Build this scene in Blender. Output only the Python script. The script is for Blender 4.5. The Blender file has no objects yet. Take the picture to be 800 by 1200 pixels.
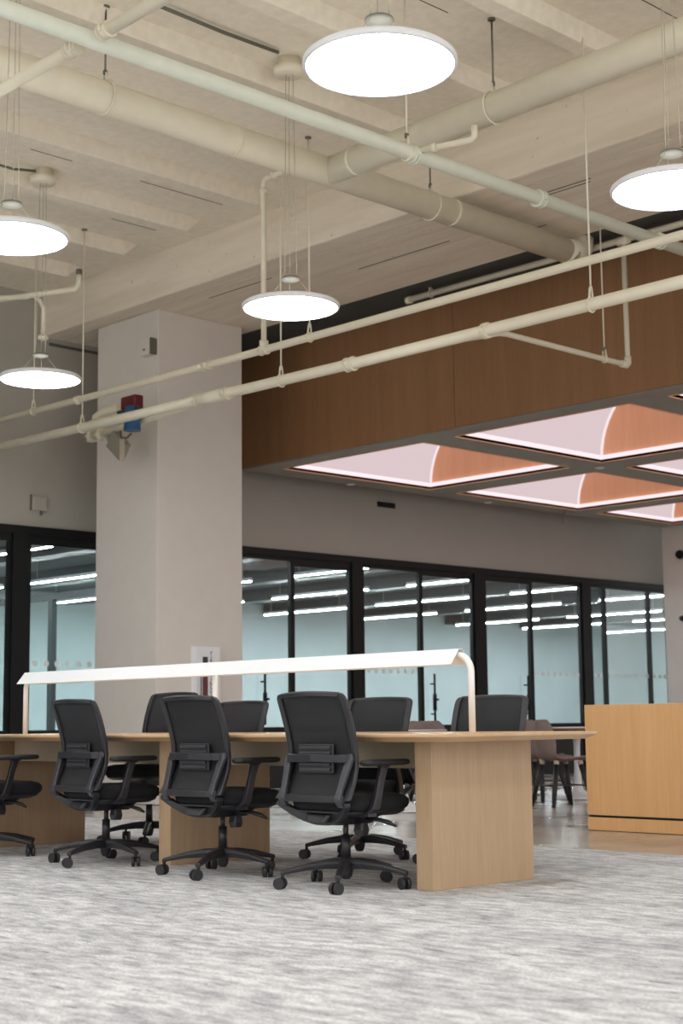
import bpy, bmesh, math, random
from mathutils import Vector, Matrix
random.seed(7)
PI = math.pi
SC = bpy.context.scene
C = SC.collection
SC.view_settings.view_transform = 'Standard'
SC.view_settings.look = 'None'
SC.view_settings.exposure = 0.25
SC.view_settings.gamma = 1.0
SC.view_settings.use_curve_mapping = False
SC.cycles.max_bounces = 8
SC.cycles.diffuse_bounces = 5
SC.cycles.glossy_bounces = 4
SC.cycles.transparent_max_bounces = 16
SC.cycles.caustics_reflective = False
SC.cycles.caustics_refractive = False
SC.cycles.sample_clamp_indirect = 6.0

# ------------------------------------------------------------------ camera
f, pi_, ya, ro = 1794.967, .1359396, .8035312, -.0110202
H = 0.83
cp, sp, cy_, sy_ = math.cos(pi_), math.sin(pi_), math.cos(ya), math.sin(ya)
fw = Vector((-sy_*cp, cy_*cp, sp)); r0 = Vector((cy_, sy_, 0)); u0 = r0.cross(fw)
R_ = math.cos(ro)*r0 + math.sin(ro)*u0
U_ = -math.sin(ro)*r0 + math.cos(ro)*u0
cam = bpy.data.cameras.new('camera'); cam_o = bpy.data.objects.new('camera', cam); C.objects.link(cam_o)
M = Matrix((R_, U_, -fw)).transposed().to_4x4(); M.translation = Vector((0, 0, H))
cam_o.matrix_world = M
cam.sensor_fit = 'VERTICAL'; cam.sensor_height = 36.0; cam.sensor_width = 24.0
cam.lens = 36.0*f/1200.0
cam.clip_end = 200
cam.dof.use_dof = True; cam.dof.focus_distance = 8.6; cam.dof.aperture_fstop = 3.6
SC.camera = cam_o

# ------------------------------------------------------------------ materials
def srgb(r, g, b):
    def l(c):
        c /= 255.0
        return c/12.92 if c <= .04045 else ((c+.055)/1.055)**2.4
    return (l(r), l(g), l(b), 1.0)
def new_mat(name):
    m = bpy.data.materials.new(name); m.use_nodes = True
    nt = m.node_tree
    return m, nt, nt.nodes['Principled BSDF']
def N(nt, t, **k):
    n = nt.nodes.new(t)
    for a, b in k.items(): setattr(n, a, b)
    return n
def plain(name, col, rough=.5, metal=0.0, spec=.5, bump=0.0, bscale=40, vary=0.04):
    m, nt, b = new_mat(name)
    tc = N(nt, 'ShaderNodeNewGeometry')
    no = N(nt, 'ShaderNodeTexNoise'); no.inputs['Scale'].default_value = bscale; no.inputs['Detail'].default_value = 4
    nt.links.new(tc.outputs['Position'], no.inputs['Vector'])
    rp = N(nt, 'ShaderNodeValToRGB')
    c = col
    rp.color_ramp.elements[0].position = .3; rp.color_ramp.elements[1].position = .7
    rp.color_ramp.elements[0].color = (c[0]*(1-vary), c[1]*(1-vary), c[2]*(1-vary), 1)
    rp.color_ramp.elements[1].color = (min(1, c[0]*(1+vary)), min(1, c[1]*(1+vary)), min(1, c[2]*(1+vary)), 1)
    nt.links.new(no.outputs['Fac'], rp.inputs['Fac']); nt.links.new(rp.outputs['Color'], b.inputs['Base Color'])
    b.inputs['Roughness'].default_value = rough; b.inputs['Metallic'].default_value = metal
    b.inputs['Specular IOR Level'].default_value = spec
    if bump:
        bp = N(nt, 'ShaderNodeBump'); bp.inputs['Strength'].default_value = bump; bp.inputs['Distance'].default_value = .01
        nt.links.new(no.outputs['Fac'], bp.inputs['Height']); nt.links.new(bp.outputs['Normal'], b.inputs['Normal'])
    return m
def emit(name, col, s):
    m, nt, b = new_mat(name); nt.nodes.remove(b)
    e = N(nt, 'ShaderNodeEmission'); e.inputs['Color'].default_value = col; e.inputs['Strength'].default_value = s
    nt.links.new(e.outputs[0], nt.nodes['Material Output'].inputs['Surface'])
    return m
def wood(name, c1, c2, rough=.42, axis='Z', sc=1.0, contrast=1.0):
    m, nt, b = new_mat(name)
    g = N(nt, 'ShaderNodeNewGeometry')
    mp = N(nt, 'ShaderNodeMapping')
    s = {'Z': (9*sc, 9*sc, .45*sc), 'X': (.45*sc, 12*sc, 12*sc), 'Y': (9*sc, .45*sc, 9*sc)}[axis]
    mp.inputs['Scale'].default_value = s
    nt.links.new(g.outputs['Position'], mp.inputs['Vector'])
    n1 = N(nt, 'ShaderNodeTexNoise'); n1.inputs['Scale'].default_value = 1.0; n1.inputs['Detail'].default_value = 6; n1.inputs['Distortion'].default_value = .6
    n2 = N(nt, 'ShaderNodeTexNoise'); n2.inputs['Scale'].default_value = 9.0; n2.inputs['Detail'].default_value = 5
    nt.links.new(mp.outputs[0], n1.inputs['Vector']); nt.links.new(mp.outputs[0], n2.inputs['Vector'])
    mx = N(nt, 'ShaderNodeMath', operation='MULTIPLY_ADD'); mx.inputs[1].default_value = .45
    nt.links.new(n2.outputs['Fac'], mx.inputs[0])
    ms = N(nt, 'ShaderNodeMath', operation='MULTIPLY'); ms.inputs[1].default_value = .55
    nt.links.new(n1.outputs['Fac'], ms.inputs[0]); nt.links.new(ms.outputs[0], mx.inputs[2])
    rp = N(nt, 'ShaderNodeValToRGB'); w = .24/contrast
    rp.color_ramp.elements[0].position = .5-w; rp.color_ramp.elements[1].position = .5+w
    rp.color_ramp.elements[0].color = c1; rp.color_ramp.elements[1].color = c2
    nt.links.new(mx.outputs[0], rp.inputs['Fac']); nt.links.new(rp.outputs['Color'], b.inputs['Base Color'])
    b.inputs['Roughness'].default_value = rough; b.inputs['Specular IOR Level'].default_value = .4
    return m

OAK = wood('oak_veneer', srgb(172, 144, 114), srgb(194, 165, 133))
OAKTOP = wood('oak_top', srgb(186, 150, 112), srgb(212, 178, 138), .33, 'X')
OAKC = wood('counter_oak', srgb(206, 155, 104), srgb(228, 182, 130), .4, sc=.6)
OAKF = wood('fascia_oak', srgb(134, 97, 66), srgb(162, 121, 86), .45, sc=.8)
OAKV = wood('vault_oak', srgb(232, 168, 126), srgb(246, 188, 146), .5, sc=.7)
PAINT = plain('ceiling_paint', srgb(240, 232, 216), .85, bump=.25, bscale=14, vary=.05)
PIPE = plain('painted_pipe', srgb(228, 222, 202), .55, bscale=6, vary=.04)
PIPEG = plain('painted_pipe_cool', srgb(224, 228, 214), .45, bscale=6, vary=.04)
WALL = plain('wall_paint', srgb(174, 170, 162), .8, bscale=3, vary=.02)
COLP = plain('column_paint', srgb(224, 218, 212), .8, bscale=5, vary=.02)
WHITE = plain('white_powder_coat', srgb(236, 238, 242), .4, vary=.01)
WHITEW = plain('white_warm_metal', srgb(240, 238, 236), .4, vary=.01)
GREYT = plain('canopy_grey', srgb(150, 146, 138), .55, bscale=4, vary=.04)
DARKC = plain('dark_ceiling', srgb(70, 72, 70), .9, bscale=3, vary=.1)
BLK = plain('black_aluminium', srgb(17, 18, 21), .5, spec=.3, vary=.1)
BLKP = plain('black_panel', srgb(18, 21, 24), .35, vary=.15, bscale=2)
CHP = plain('black_nylon', srgb(38, 37, 42), .36, vary=.08, bscale=60)
CHF = plain('black_seat_fabric', srgb(24, 24, 28), .95, vary=.25, bscale=220, bump=.2)
CHS = plain('satin_nylon', srgb(56, 56, 62), .3, vary=.04)
WHEEL = plain('caster_rubber', srgb(38, 38, 42), .5, vary=.05)
STEEL = plain('steel_rod', srgb(120, 118, 110), .45, metal=.6)
WIRE = plain('thin_wire', srgb(178, 172, 152), .6)
CABLE = plain('dark_cable', srgb(104, 102, 90), .6)
TAUPE = plain('taupe_shell', srgb(128, 110, 106), .55, vary=.02)
CREAM = plain('cream_socket', srgb(190, 176, 158), .5)
LEGB = plain('black_leg', srgb(30, 29, 32), .5)
TRAY = plain('beige_tray', srgb(188, 172, 148), .6, vary=.02)
ROOMW = plain('office_wall', srgb(188, 203, 208), .8, bscale=1.2, vary=.05)
ROOMC = plain('office_ceiling', srgb(58, 68, 72), .9, bscale=2, vary=.06)
RED = plain('red_enamel', srgb(104, 24, 36), .4)
BLUE = plain('blue_enamel', srgb(40, 92, 138), .4)
TAG = plain('paper_tag', srgb(196, 182, 164), .8)
DOT = plain('frosted_dot', srgb(236, 242, 244), .7)
STRETCH = emit('backlit_stretch_fabric', (1.0, .80, .83, 1), .61)
LEDM = emit('led_strip', (1.0, .86, .89, 1), .8)
LEDS = emit('led_cove', (1.0, .82, .85, 1), .92)
LAMP = emit('pendant_diffuser', (.95, .98, 1.0, 1), 16.0)
SPID = plain('spider_grey', srgb(112, 112, 104), .5)
CEILFILL = emit('added_ceiling_fill', (1.0, .97, .92, 1), 3.2)  # added fill glow that brightens the ceiling, not a known lamp
LINE = emit('linear_tube', (.90, .97, 1.0, 1), 150.0)

def glass_mat():
    m, nt, b = new_mat('clear_glass'); nt.nodes.remove(b)
    t = N(nt, 'ShaderNodeBsdfTransparent'); t.inputs['Color'].default_value = (.965, .995, .99, 1)
    g = N(nt, 'ShaderNodeBsdfGlossy'); g.inputs['Roughness'].default_value = .03; g.inputs['Color'].default_value = (.9, 1, 1, 1)
    fr = N(nt, 'ShaderNodeFresnel'); ge = N(nt, 'ShaderNodeNewGeometry')
    io = N(nt, 'ShaderNodeMath', operation='MULTIPLY_ADD'); io.inputs[1].default_value = 1/1.5-1.5; io.inputs[2].default_value = 1.5
    nt.links.new(ge.outputs['Backfacing'], io.inputs[0]); nt.links.new(io.outputs[0], fr.inputs['IOR'])
    mx = N(nt, 'ShaderNodeMixShader')
    nt.links.new(fr.outputs[0], mx.inputs[0]); nt.links.new(t.outputs[0], mx.inputs[1]); nt.links.new(g.outputs[0], mx.inputs[2])
    nt.links.new(mx.outputs[0], nt.nodes['Material Output'].inputs['Surface'])
    return m
GLASS = glass_mat()
def mesh_fabric():
    m, nt, b = new_mat('chair_mesh')
    b.inputs['Base Color'].default_value = srgb(27, 27, 32); b.inputs['Roughness'].default_value = .7
    g = N(nt, 'ShaderNodeNewGeometry')
    wv = N(nt, 'ShaderNodeTexNoise'); wv.inputs['Scale'].default_value = 500
    nt.links.new(g.outputs['Position'], wv.inputs['Vector'])
    t = N(nt, 'ShaderNodeBsdfTransparent')
    mt = N(nt, 'ShaderNodeMath', operation='MULTIPLY_ADD'); mt.inputs[1].default_value = .1; mt.inputs[2].default_value = .05
    nt.links.new(wv.outputs['Fac'], mt.inputs[0])
    mx = N(nt, 'ShaderNodeMixShader')
    nt.links.new(mt.outputs[0], mx.inputs[0]); nt.links.new(b.outputs[0], mx.inputs[1]); nt.links.new(t.outputs[0], mx.inputs[2])
    nt.links.new(mx.outputs[0], nt.nodes['Material Output'].inputs['Surface'])
    return m
CHM = mesh_fabric()

def carpet_mat():
    m, nt, b = new_mat('streaked_carpet')
    g = N(nt, 'ShaderNodeNewGeometry')
    def noise(scale, detail, sx, sy, off=0):
        mp = N(nt, 'ShaderNodeMapping'); mp.inputs['Scale'].default_value = (sx, sy, 1); mp.inputs['Location'].default_value = (off, off, 0)
        nt.links.new(g.outputs['Position'], mp.inputs['Vector'])
        n = N(nt, 'ShaderNodeTexNoise'); n.inputs['Scale'].default_value = scale; n.inputs['Detail'].default_value = detail; n.inputs['Roughness'].default_value = .62
        nt.links.new(mp.outputs[0], n.inputs['Vector']); return n
    n1 = noise(7.0, 12, 1.0, 2.6); n2 = noise(6.0, 12, 1.0, 4.6, 7); n3 = noise(70, 4, 1, 1.8); n4 = noise(1.3, 6, 1, 2.2, 3)
    r1 = N(nt, 'ShaderNodeValToRGB')
    e = r1.color_ramp.elements
    e[0].position = .38; e[0].color = srgb(182, 183, 185); e[1].position = .60; e[1].color = srgb(232, 232, 232)
    nt.links.new(n1.outputs['Fac'], r1.inputs['Fac'])
    r2 = N(nt, 'ShaderNodeValToRGB'); e = r2.color_ramp.elements
    e[0].position = .31; e[0].color = (.16, .16, .18, 1); e[1].position = .41; e[1].color = (1, 1, 1, 1)
    nt.links.new(n2.outputs['Fac'], r2.inputs['Fac'])
    mA = N(nt, 'ShaderNodeMix', data_type='RGBA', blend_type='MULTIPLY'); mA.inputs[0].default_value = .75
    nt.links.new(r1.outputs[0], mA.inputs[6]); nt.links.new(r2.outputs[0], mA.inputs[7])
    r3 = N(nt, 'ShaderNodeValToRGB'); e = r3.color_ramp.elements
    e[0].position = .34; e[0].color = (.42, .42, .44, 1); e[1].position = .58; e[1].color = (1, 1, 1, 1)
    nt.links.new(n3.outputs['Fac'], r3.inputs['Fac'])
    mB = N(nt, 'ShaderNodeMix', data_type='RGBA', blend_type='MULTIPLY'); mB.inputs[0].default_value = .7
    nt.links.new(mA.outputs[2], mB.inputs[6]); nt.links.new(r3.outputs[0], mB.inputs[7])
    r4 = N(nt, 'ShaderNodeValToRGB'); e = r4.color_ramp.elements
    e[0].position = .38; e[0].color = (.78, .78, .79, 1); e[1].position = .56; e[1].color = (1, 1, 1, 1)
    nt.links.new(n4.outputs['Fac'], r4.inputs['Fac'])
    mC = N(nt, 'ShaderNodeMix', data_type='RGBA', blend_type='MULTIPLY'); mC.inputs[0].default_value = 1
    nt.links.new(mB.outputs[2], mC.inputs[6]); nt.links.new(r4.outputs[0], mC.inputs[7])
    # dull purple flecks
    n5 = noise(5.5, 5, 1.0, 5.5, 21)
    r5 = N(nt, 'ShaderNodeValToRGB'); e = r5.color_ramp.elements
    e[0].position = .635; e[0].color = (0, 0, 0, 1); e[1].position = .69; e[1].color = (.8, .8, .8, 1)
    nt.links.new(n5.outputs['Fac'], r5.inputs['Fac'])
    mD = N(nt, 'ShaderNodeMix', data_type='RGBA'); mD.inputs[7].default_value = srgb(108, 98, 102)
    nt.links.new(r5.outputs[0], mD.inputs[0]); nt.links.new(mC.outputs[2], mD.inputs[6])
    nt.links.new(mD.outputs[2], b.inputs['Base Color'])
    b.inputs['Roughness'].default_value = .95; b.inputs['Specular IOR Level'].default_value = .1
    bp = N(nt, 'ShaderNodeBump'); bp.inputs['Strength'].default_value = .5; bp.inputs['Distance'].default_value = .006
    nt.links.new(n3.outputs['Fac'], bp.inputs['Height']); nt.links.new(bp.outputs['Normal'], b.inputs['Normal'])
    return m
CARPET = carpet_mat()
def concrete_mat():
    m, nt, b = new_mat('polished_concrete')
    g = N(nt, 'ShaderNodeNewGeometry')
    n = N(nt, 'ShaderNodeTexNoise'); n.inputs['Scale'].default_value = 1.4; n.inputs['Detail'].default_value = 7
    nt.links.new(g.outputs['Position'], n.inputs['Vector'])
    r = N(nt, 'ShaderNodeValToRGB'); e = r.color_ramp.elements
    e[0].position = .35; e[0].color = srgb(158, 150, 140); e[1].position = .68; e[1].color = srgb(190, 180, 168)
    nt.links.new(n.outputs['Fac'], r.inputs['Fac']); nt.links.new(r.outputs[0], b.inputs['Base Color'])
    b.inputs['Roughness'].default_value = .2; b.inputs['Specular IOR Level'].default_value = .5
    return m
CONC = concrete_mat()
def soffit_mat():
    # old painted board-formed concrete with seams running along X
    m, nt, b = new_mat('painted_board_formed_concrete')
    g = N(nt, 'ShaderNodeNewGeometry')
    mp = N(nt, 'ShaderNodeMapping'); mp.inputs['Scale'].default_value = (.35, 3.2, 3.2)
    nt.links.new(g.outputs['Position'], mp.inputs['Vector'])
    n = N(nt, 'ShaderNodeTexNoise'); n.inputs['Scale'].default_value = 2.2; n.inputs['Detail'].default_value = 8
    nt.links.new(mp.outputs[0], n.inputs['Vector'])
    n2 = N(nt, 'ShaderNodeTexNoise'); n2.inputs['Scale'].default_value = 16; n2.inputs['Detail'].default_value = 6
    nt.links.new(g.outputs['Position'], n2.inputs['Vector'])
    r = N(nt, 'ShaderNodeValToRGB'); e = r.color_ramp.elements
    e[0].position = .3; e[0].color = srgb(226, 214, 196); e[1].position = .7; e[1].color = srgb(242, 232, 216)
    nt.links.new(n.outputs['Fac'], r.inputs['Fac'])
    r2 = N(nt, 'ShaderNodeValToRGB'); e = r2.color_ramp.elements
    e[0].position = .24; e[0].color = (.5, .48, .44, 1); e[1].position = .32; e[1].color = (1, 1, 1, 1)
    nt.links.new(n2.outputs['Fac'], r2.inputs['Fac'])
    mx = N(nt, 'ShaderNodeMix', data_type='RGBA', blend_type='MULTIPLY'); mx.inputs[0].default_value = .8
    nt.links.new(r.outputs[0], mx.inputs[6]); nt.links.new(r2.outputs[0], mx.inputs[7])
    nt.links.new(mx.outputs[2], b.inputs['Base Color']); b.inputs['Roughness'].default_value = .85
    bp = N(nt, 'ShaderNodeBump'); bp.inputs['Strength'].default_value = .4; bp.inputs['Distance'].default_value = .02
    nt.links.new(n2.outputs['Fac'], bp.inputs['Height']); nt.links.new(bp.outputs['Normal'], b.inputs['Normal'])
    return m
SOFF = soffit_mat()

# ------------------------------------------------------------------ mesh helpers
class MB:
    def __init__(s): s.v = []; s.f = []; s.sm = []
    def add(s, vs, fs, smooth=False):
        o = len(s.v); s.v += [tuple(v) for v in vs]
        for q in fs: s.f.append(tuple(i+o for i in q)); s.sm.append(smooth)
    def box(s, x0, x1, y0, y1, z0, z1):
        s.add([(x0, y0, z0), (x1, y0, z0), (x1, y1, z0), (x0, y1, z0), (x0, y0, z1), (x1, y0, z1), (x1, y1, z1), (x0, y1, z1)],
              [(0, 3, 2, 1), (4, 5, 6, 7), (0, 1, 5, 4), (1, 2, 6, 5), (2, 3, 7, 6), (3, 0, 4, 7)]); return s
    def tube(s, pts, r, n=14, cap=True, sx=1.0):
        pts = [Vector(p) for p in pts]; rs = r if isinstance(r, (list, tuple)) else [r]*len(pts)
        rings = []; up = None
        for i, p in enumerate(pts):
            d = (pts[min(i+1, len(pts)-1)]-pts[max(i-1, 0)]).normalized()
            if up is None:
                a = Vector((0, 0, 1)) if abs(d.z) < .9 else Vector((0, 1, 0))
                u = (a-d*a.dot(d)).normalized()
            else: u = (up-d*up.dot(d)).normalized()
            up = u; w = d.cross(u)
            rings.append([p+(u*math.cos(2*PI*k/n)+w*math.sin(2*PI*k/n)*sx)*rs[i] for k in range(n)])
        vs = [v for q in rings for v in q]; fs = []
        for i in range(len(rings)-1):
            for k in range(n):
                a = i*n+k; b = i*n+(k+1) % n; fs.append((a, b, b+n, a+n))
        s.add(vs, fs, True)
        if cap: s.add(rings[0], [tuple(range(n))[::-1]]); s.add(rings[-1], [tuple(range(n))])
        return s
    def lathe(s, prof, c=(0, 0, 0), n=32, smooth=True):
        vs = []; fs = []
        for (r, z) in prof:
            for k in range(n): vs.append((c[0]+r*math.cos(2*PI*k/n), c[1]+r*math.sin(2*PI*k/n), c[2]+z))
        for i in range(len(prof)-1):
            for k in range(n):
                a = i*n+k; b = i*n+(k+1) % n; fs.append((a, b, b+n, a+n))
        s.add(vs, fs, smooth)
        if prof[0][0] > 1e-5: s.add(vs[:n], [tuple(range(n))[::-1]])
        if prof[-1][0] > 1e-5: s.add(vs[-n:], [tuple(range(n))])
        return s
    def disc_y(s, c, r, w, n=20):   # cylinder with axis along local y
        x, y, z = c
        a = [(x+r*math.cos(2*PI*k/n), y-w/2, z+r*math.sin(2*PI*k/n)) for k in range(n)]
        b = [(q[0], y+w/2, q[2]) for q in a]
        s.add(a+b, [(k, (k+1) % n, (k+1) % n+n, k+n) for k in range(n)], True)
        s.add(a, [tuple(range(n))]); s.add(b, [tuple(range(n))[::-1]]); return s
    def loft(s, secs, smooth=False, cap=True):
        n = len(secs[0]); vs = [v for q in secs for v in q]; fs = []
        for i in range(len(secs)-1):
            for k in range(n):
                a = i*n+k; b = i*n+(k+1) % n; fs.append((a, b, b+n, a+n))
        s.add(vs, fs, smooth)
        if cap: s.add(secs[0], [tuple(range(n))[::-1]]); s.add(secs[-1], [tuple(range(n))])
        return s
    def bar(s, a, b, w, h):
        a = Vector(a); b = Vector(b); d = (b-a).normalized(); up = Vector((0, 0, 1)) if abs(d.z) < .95 else Vector((0, 1, 0))
        u = d.cross(up).normalized(); v = u.cross(d)
        q = lambda p: [p+u*w/2+v*h/2, p-u*w/2+v*h/2, p-u*w/2-v*h/2, p+u*w/2-v*h/2]
        return s.loft([q(a), q(b)])
    def obj(s, name, mat, parent=None, bevel=0.0, seg=2, loc=None, fix=True):
        me = bpy.data.meshes.new(name); me.from_pydata(s.v, [], s.f); me.update()
        for p, k in zip(me.polygons, s.sm): p.use_smooth = k
        if fix:
            bm = bmesh.new(); bm.from_mesh(me); bmesh.ops.remove_doubles(bm, verts=bm.verts, dist=1e-5)
            bmesh.ops.recalc_face_normals(bm, faces=bm.faces); bm.to_mesh(me); bm.free()
        me.materials.append(mat)
        o = bpy.data.objects.new(name, me); C.objects.link(o)
        if parent is not None: o.parent = parent
        if loc is not None: o.location = loc
        if bevel:
            md = o.modifiers.new('bevel', 'BEVEL'); md.width = bevel; md.segments = seg; md.limit_method = 'ANGLE'; md.angle_limit = math.radians(40)
        return o
def box(x0, x1, y0, y1, z0, z1): return MB().box(x0, x1, y0, y1, z0, z1)
def rrect(x0, x1, y0, y1, r, z, n=5):
    out = []
    for cx, cy, a0 in ((x1-r, y1-r, 0), (x0+r, y1-r, 90), (x0+r, y0+r, 180), (x1-r, y0+r, 270)):
        for k in range(n+1):
            a = math.radians(a0+90*k/n); out.append((cx+r*math.cos(a), cy+r*math.sin(a), z))
    return out
def thing(name, loc, label, cat, group=None, rz=0):
    o = bpy.data.objects.new(name, None); C.objects.link(o); o.location = loc; o.rotation_euler = (0, 0, rz)
    o.empty_display_size = .1
    return tag(o, label, cat, group)
def tag(o, label, cat, group=None):
    o['label'] = label; o['category'] = cat
    if group: o['group'] = group
    return o
def struct(o): o['kind'] = 'structure'; return o
def copy_tree(o, parent=None):
    c = o.copy(); C.objects.link(c)
    if parent is not None: c.parent = parent
    for ch in list(o.children): copy_tree(ch, c)
    return c

# ------------------------------------------------------------------ the shell
ZC, ZS, ZCAN = 5.74, 5.25, 3.868
XW = -14.75
XE, YE0, YE1 = 4.5, -5.0, 24.5
struct(box(XW, XE, YE0, 8.1, -.12, 0.0).obj('floor', CARPET))
struct(box(-27, XE, 8.1, 40, -.13, -.004).obj('floor_concrete', CONC))
struct(box(-27, XW, YE0, 8.1, -.13, -.004).obj('floor_office', CONC))
# joisted ceiling and deep flat soffit beyond the beam
YB = 9.46
cl = MB(); cl.box(XW-1.5, XE, YE0, YB+.02, ZC, ZC+.2); struct(cl.obj('ceiling', PAINT))
for k in range(-6, 8):
    x = -6.32-1.04*k
    if x < XW or x > XE-.2: continue
    j = MB()
    # joist with a taper from root to soffit, stopping in a sloped haunch short of the beam
    w0, w1, zb = .075, .115, ZC-.14
    secs = []
    for y, d in ((YE0, 1), (8.72, 1), (8.98, 1), (9.14, .02)):
        z = ZC-.14*d
        secs.append([(x-w1, y, ZC+.01), (x+w1, y, ZC+.01), (x+w0, y, z), (x-w0, y, z)])
    j.loft(secs); struct(j.obj('ceiling_joist', PAINT, bevel=.012))
struct(box(XW, XE, YB, YB+.25, ZS, ZC+.2).obj('ceiling_beam', SOFF, bevel=.02))
struct(box(XW, XE, YB+.25, 11.1, ZS, ZS+.3).obj('ceiling_soffit', SOFF))
struct(box(-24, XE, 11.1, YE1+14, ZS+.004, ZS+.3).obj('ceiling_dark', DARKC))
# seams and chips in the old formwork
sm = MB()
for (x0, x1, y) in ((-7.95, -7.3, 9.93), (-7.8, -7.35, 9.99), (-6.4, -5.7, 9.9), (-12.2, -11.2, 9.86), (-10.4, -9.2, 10.3), (-8.9, -8.3, 10.6)):
    sm.box(x0, x1, y, y+.012, ZS-.004, ZS+.01)
struct(sm.obj('trim_1', CABLE))
sm = MB()
for k in range(-1, 7):
    x = -6.32-1.04*k
    for dx in (-.2, -.45):
        y = 2.0
        while y < 8.9:
            l = random.uniform(.3, 1.3)
            if random.random() < .5: sm.box(x+dx, x+dx+.008, y, min(y+l, 9.0), ZC-.003, ZC+.01)
            y += l+random.uniform(.1, .8)
struct(sm.obj('trim_2', CABLE))
# upper wall over the glazing and end wall
wl = MB(); wl.box(XW-.16, XW+.02, YE0, 24.5, 3.03, 5.16); struct(wl.obj('wall_left', WALL))
struct(box(XW-.16, XW, 9.55, 24.5, 5.16, 5.2).obj('trim_3', CABLE)); struct(box(XW-.16, XW+.02, YE0, 9.55, 5.16, 5.2).obj('wall_strip', WALL))
struct(box(XW-.16, XW+.02, YE0, 24.5, 5.2, ZC+.2).obj('wall_upper', WALL))
struct(box(-14.05, -3.0, 20.7, 20.9, 0, ZCAN-.005).obj('wall_back', COLP))
# column
col = box(-14.01, -12.89, 9.73, 10.9, 0, ZS).obj('column', COLP, bevel=.008); struct(col)

# ------------------------------------------------------------------ glazed office front
def on_wall(y0, y1, z0, z1, d0=-.04, d1=.04): return box(XW+d0, XW+d1, y0, y1, z0, z1)
struct(on_wall(YE0, 21.9, 2.95, 3.04, -.06, .06).obj('trim_4', BLK))
n = 5
for (a, b) in ((4.02, 4.26), (6.54, 6.78), (9.10, 9.32), (11.82, 12.02), (14.36, 14.57), (16.85, 17.09), (19.41, 19.63), (21.8, 22.0)):
    struct(on_wall(a, b, 0, 2.95, -.06, .06).obj('trim_%d' % n, BLK)); n += 1
ZB = .77
def pane(kind, idx, a, b, top, dots=None, handle=None, hb=.055):
    g = MB(); g.box(XW-.006, XW+.006, a, b, ZB, top)
    o = struct(g.obj('%s_%d' % (kind, idx), GLASS))
    fr = MB(); s = .035
    fr.box(XW-.03, XW+.03, a, a+s, 0, 2.95); fr.box(XW-.03, XW+.03, b-s, b, 0, 2.95)
    fr.box(XW-.03, XW+.03, a+s, b-s, top-.0, 2.95); fr.box(XW-.03, XW+.03, a+s, b-s, ZB-hb, ZB)
    fr.obj('frame', BLK, o)
    MB().box(XW-.02, XW+.02, a+s, b-s, 0, ZB-hb).obj('kick_panel', BLKP, o)
    if dots:
        d = MB(); y = a+.12
        while y < b-.08:
            d.add([(XW+.009, y+.036*math.cos(t*PI/8), 1.51+.036*math.sin(t*PI/8)) for t in range(16)], [tuple(range(16))]); y += .145
        d.obj('dot_row', DOT, o)
    if handle is not None:
        h = MB(); x = XW+.075
        h.tube([(x, handle, .80), (x, handle, 1.48)], .016); 
        for z in (.92, 1.34): h.tube([(XW+.0, handle, z), (x, handle, z)], .011)
        h.tube([(x, handle, .97), (x, handle, 1.2)], .028)
        h.tube([(x-.0, handle, 1.12), (x+.05, handle+.03, 1.12)], .014)
        h.obj('pull_handle', BLK, o)
    return o
pane('window', 1, 4.26, 6.54, 2.90, True)
pane('door', 1, 6.78, 9.10, 2.86, True)
pane('window', 2, 9.32, 11.82, 2.84, True)
pane('door', 2, 12.02, 13.30, 2.90, False, 12.78)
pane('window', 3, 13.30, 14.36, 2.84, False)
pane('window', 4, 14.57, 15.73, 2.90, True)
pane('door', 3, 15.73, 16.85, 2.86, False, 15.93)
pane('door', 4, 17.09, 18.16, 2.86, False, 17.99)
pane('window', 5, 18.16, 19.41, 2.90, True)
pane('window', 6, 19.63, 20.02, 2.90, True)
pane('door', 5, 20.02, 21.24, 2.90, True)
pane('window', 7, 21.24, 21.80, 2.90, True)

# office behind the glass
struct(box(-25.2, -25.0, YE0, 36, 0, 3.35).obj('wall_office', ROOMW))
struct(box(-25.2, XW-.17, 35.8, 36, 0, 3.35).obj('wall_office_end', ROOMW))
struct(box(-25.2, XW-.1, YE0, YE0+.15, 0, 3.35).obj('wall_office_near', ROOMW))
struct(box(-25.2, XW-.17, YE0, 36, 3.35, 3.5).obj('ceiling_office', ROOMC))
for k, y in enumerate((11.7, 14.1, 16.7, 19.2, 21.8, 24.8, 27.6, 30.4)):
    struct(box(-24.9, XW-.3, y-.16, y+.16, 3.12, 3.35).obj('ceiling_rib', BLKP))
for k, y in enumerate((11.86,)):
    p = MB(); z0 = 2.55
    p.box(-24.9, XW-.1, y-.04, y+.04, z0, z0+.09)
    for x in (-16.9, -18.1, -20.4, -22.6): p.box(x-.05, x+.05, y-.04, y+.04, 0, z0)
    p.box(-24.9, XW-.1, y-.04, y+.04, 0, .12)
    o = struct(p.obj('trim_%d' % (20+k), plain('partition_frame_%d' % k, srgb(52, 62, 66), .5)))
    g = MB(); g.box(-24.9, XW-.1, y-.005, y+.005, .12, z0); g.obj('glazing', GLASS, o)
LL = 'white linear light in the glazed office, '
rows = [10.4, 12.95, 15.4, 17.95, 20.55, 23.1, 26.4, 28.8, 32.0]
where = ['first row', 'second row', 'third row', 'fourth row', 'fifth row', 'sixth row', 'seventh row', 'eighth row', 'last row']
proto = None
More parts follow.
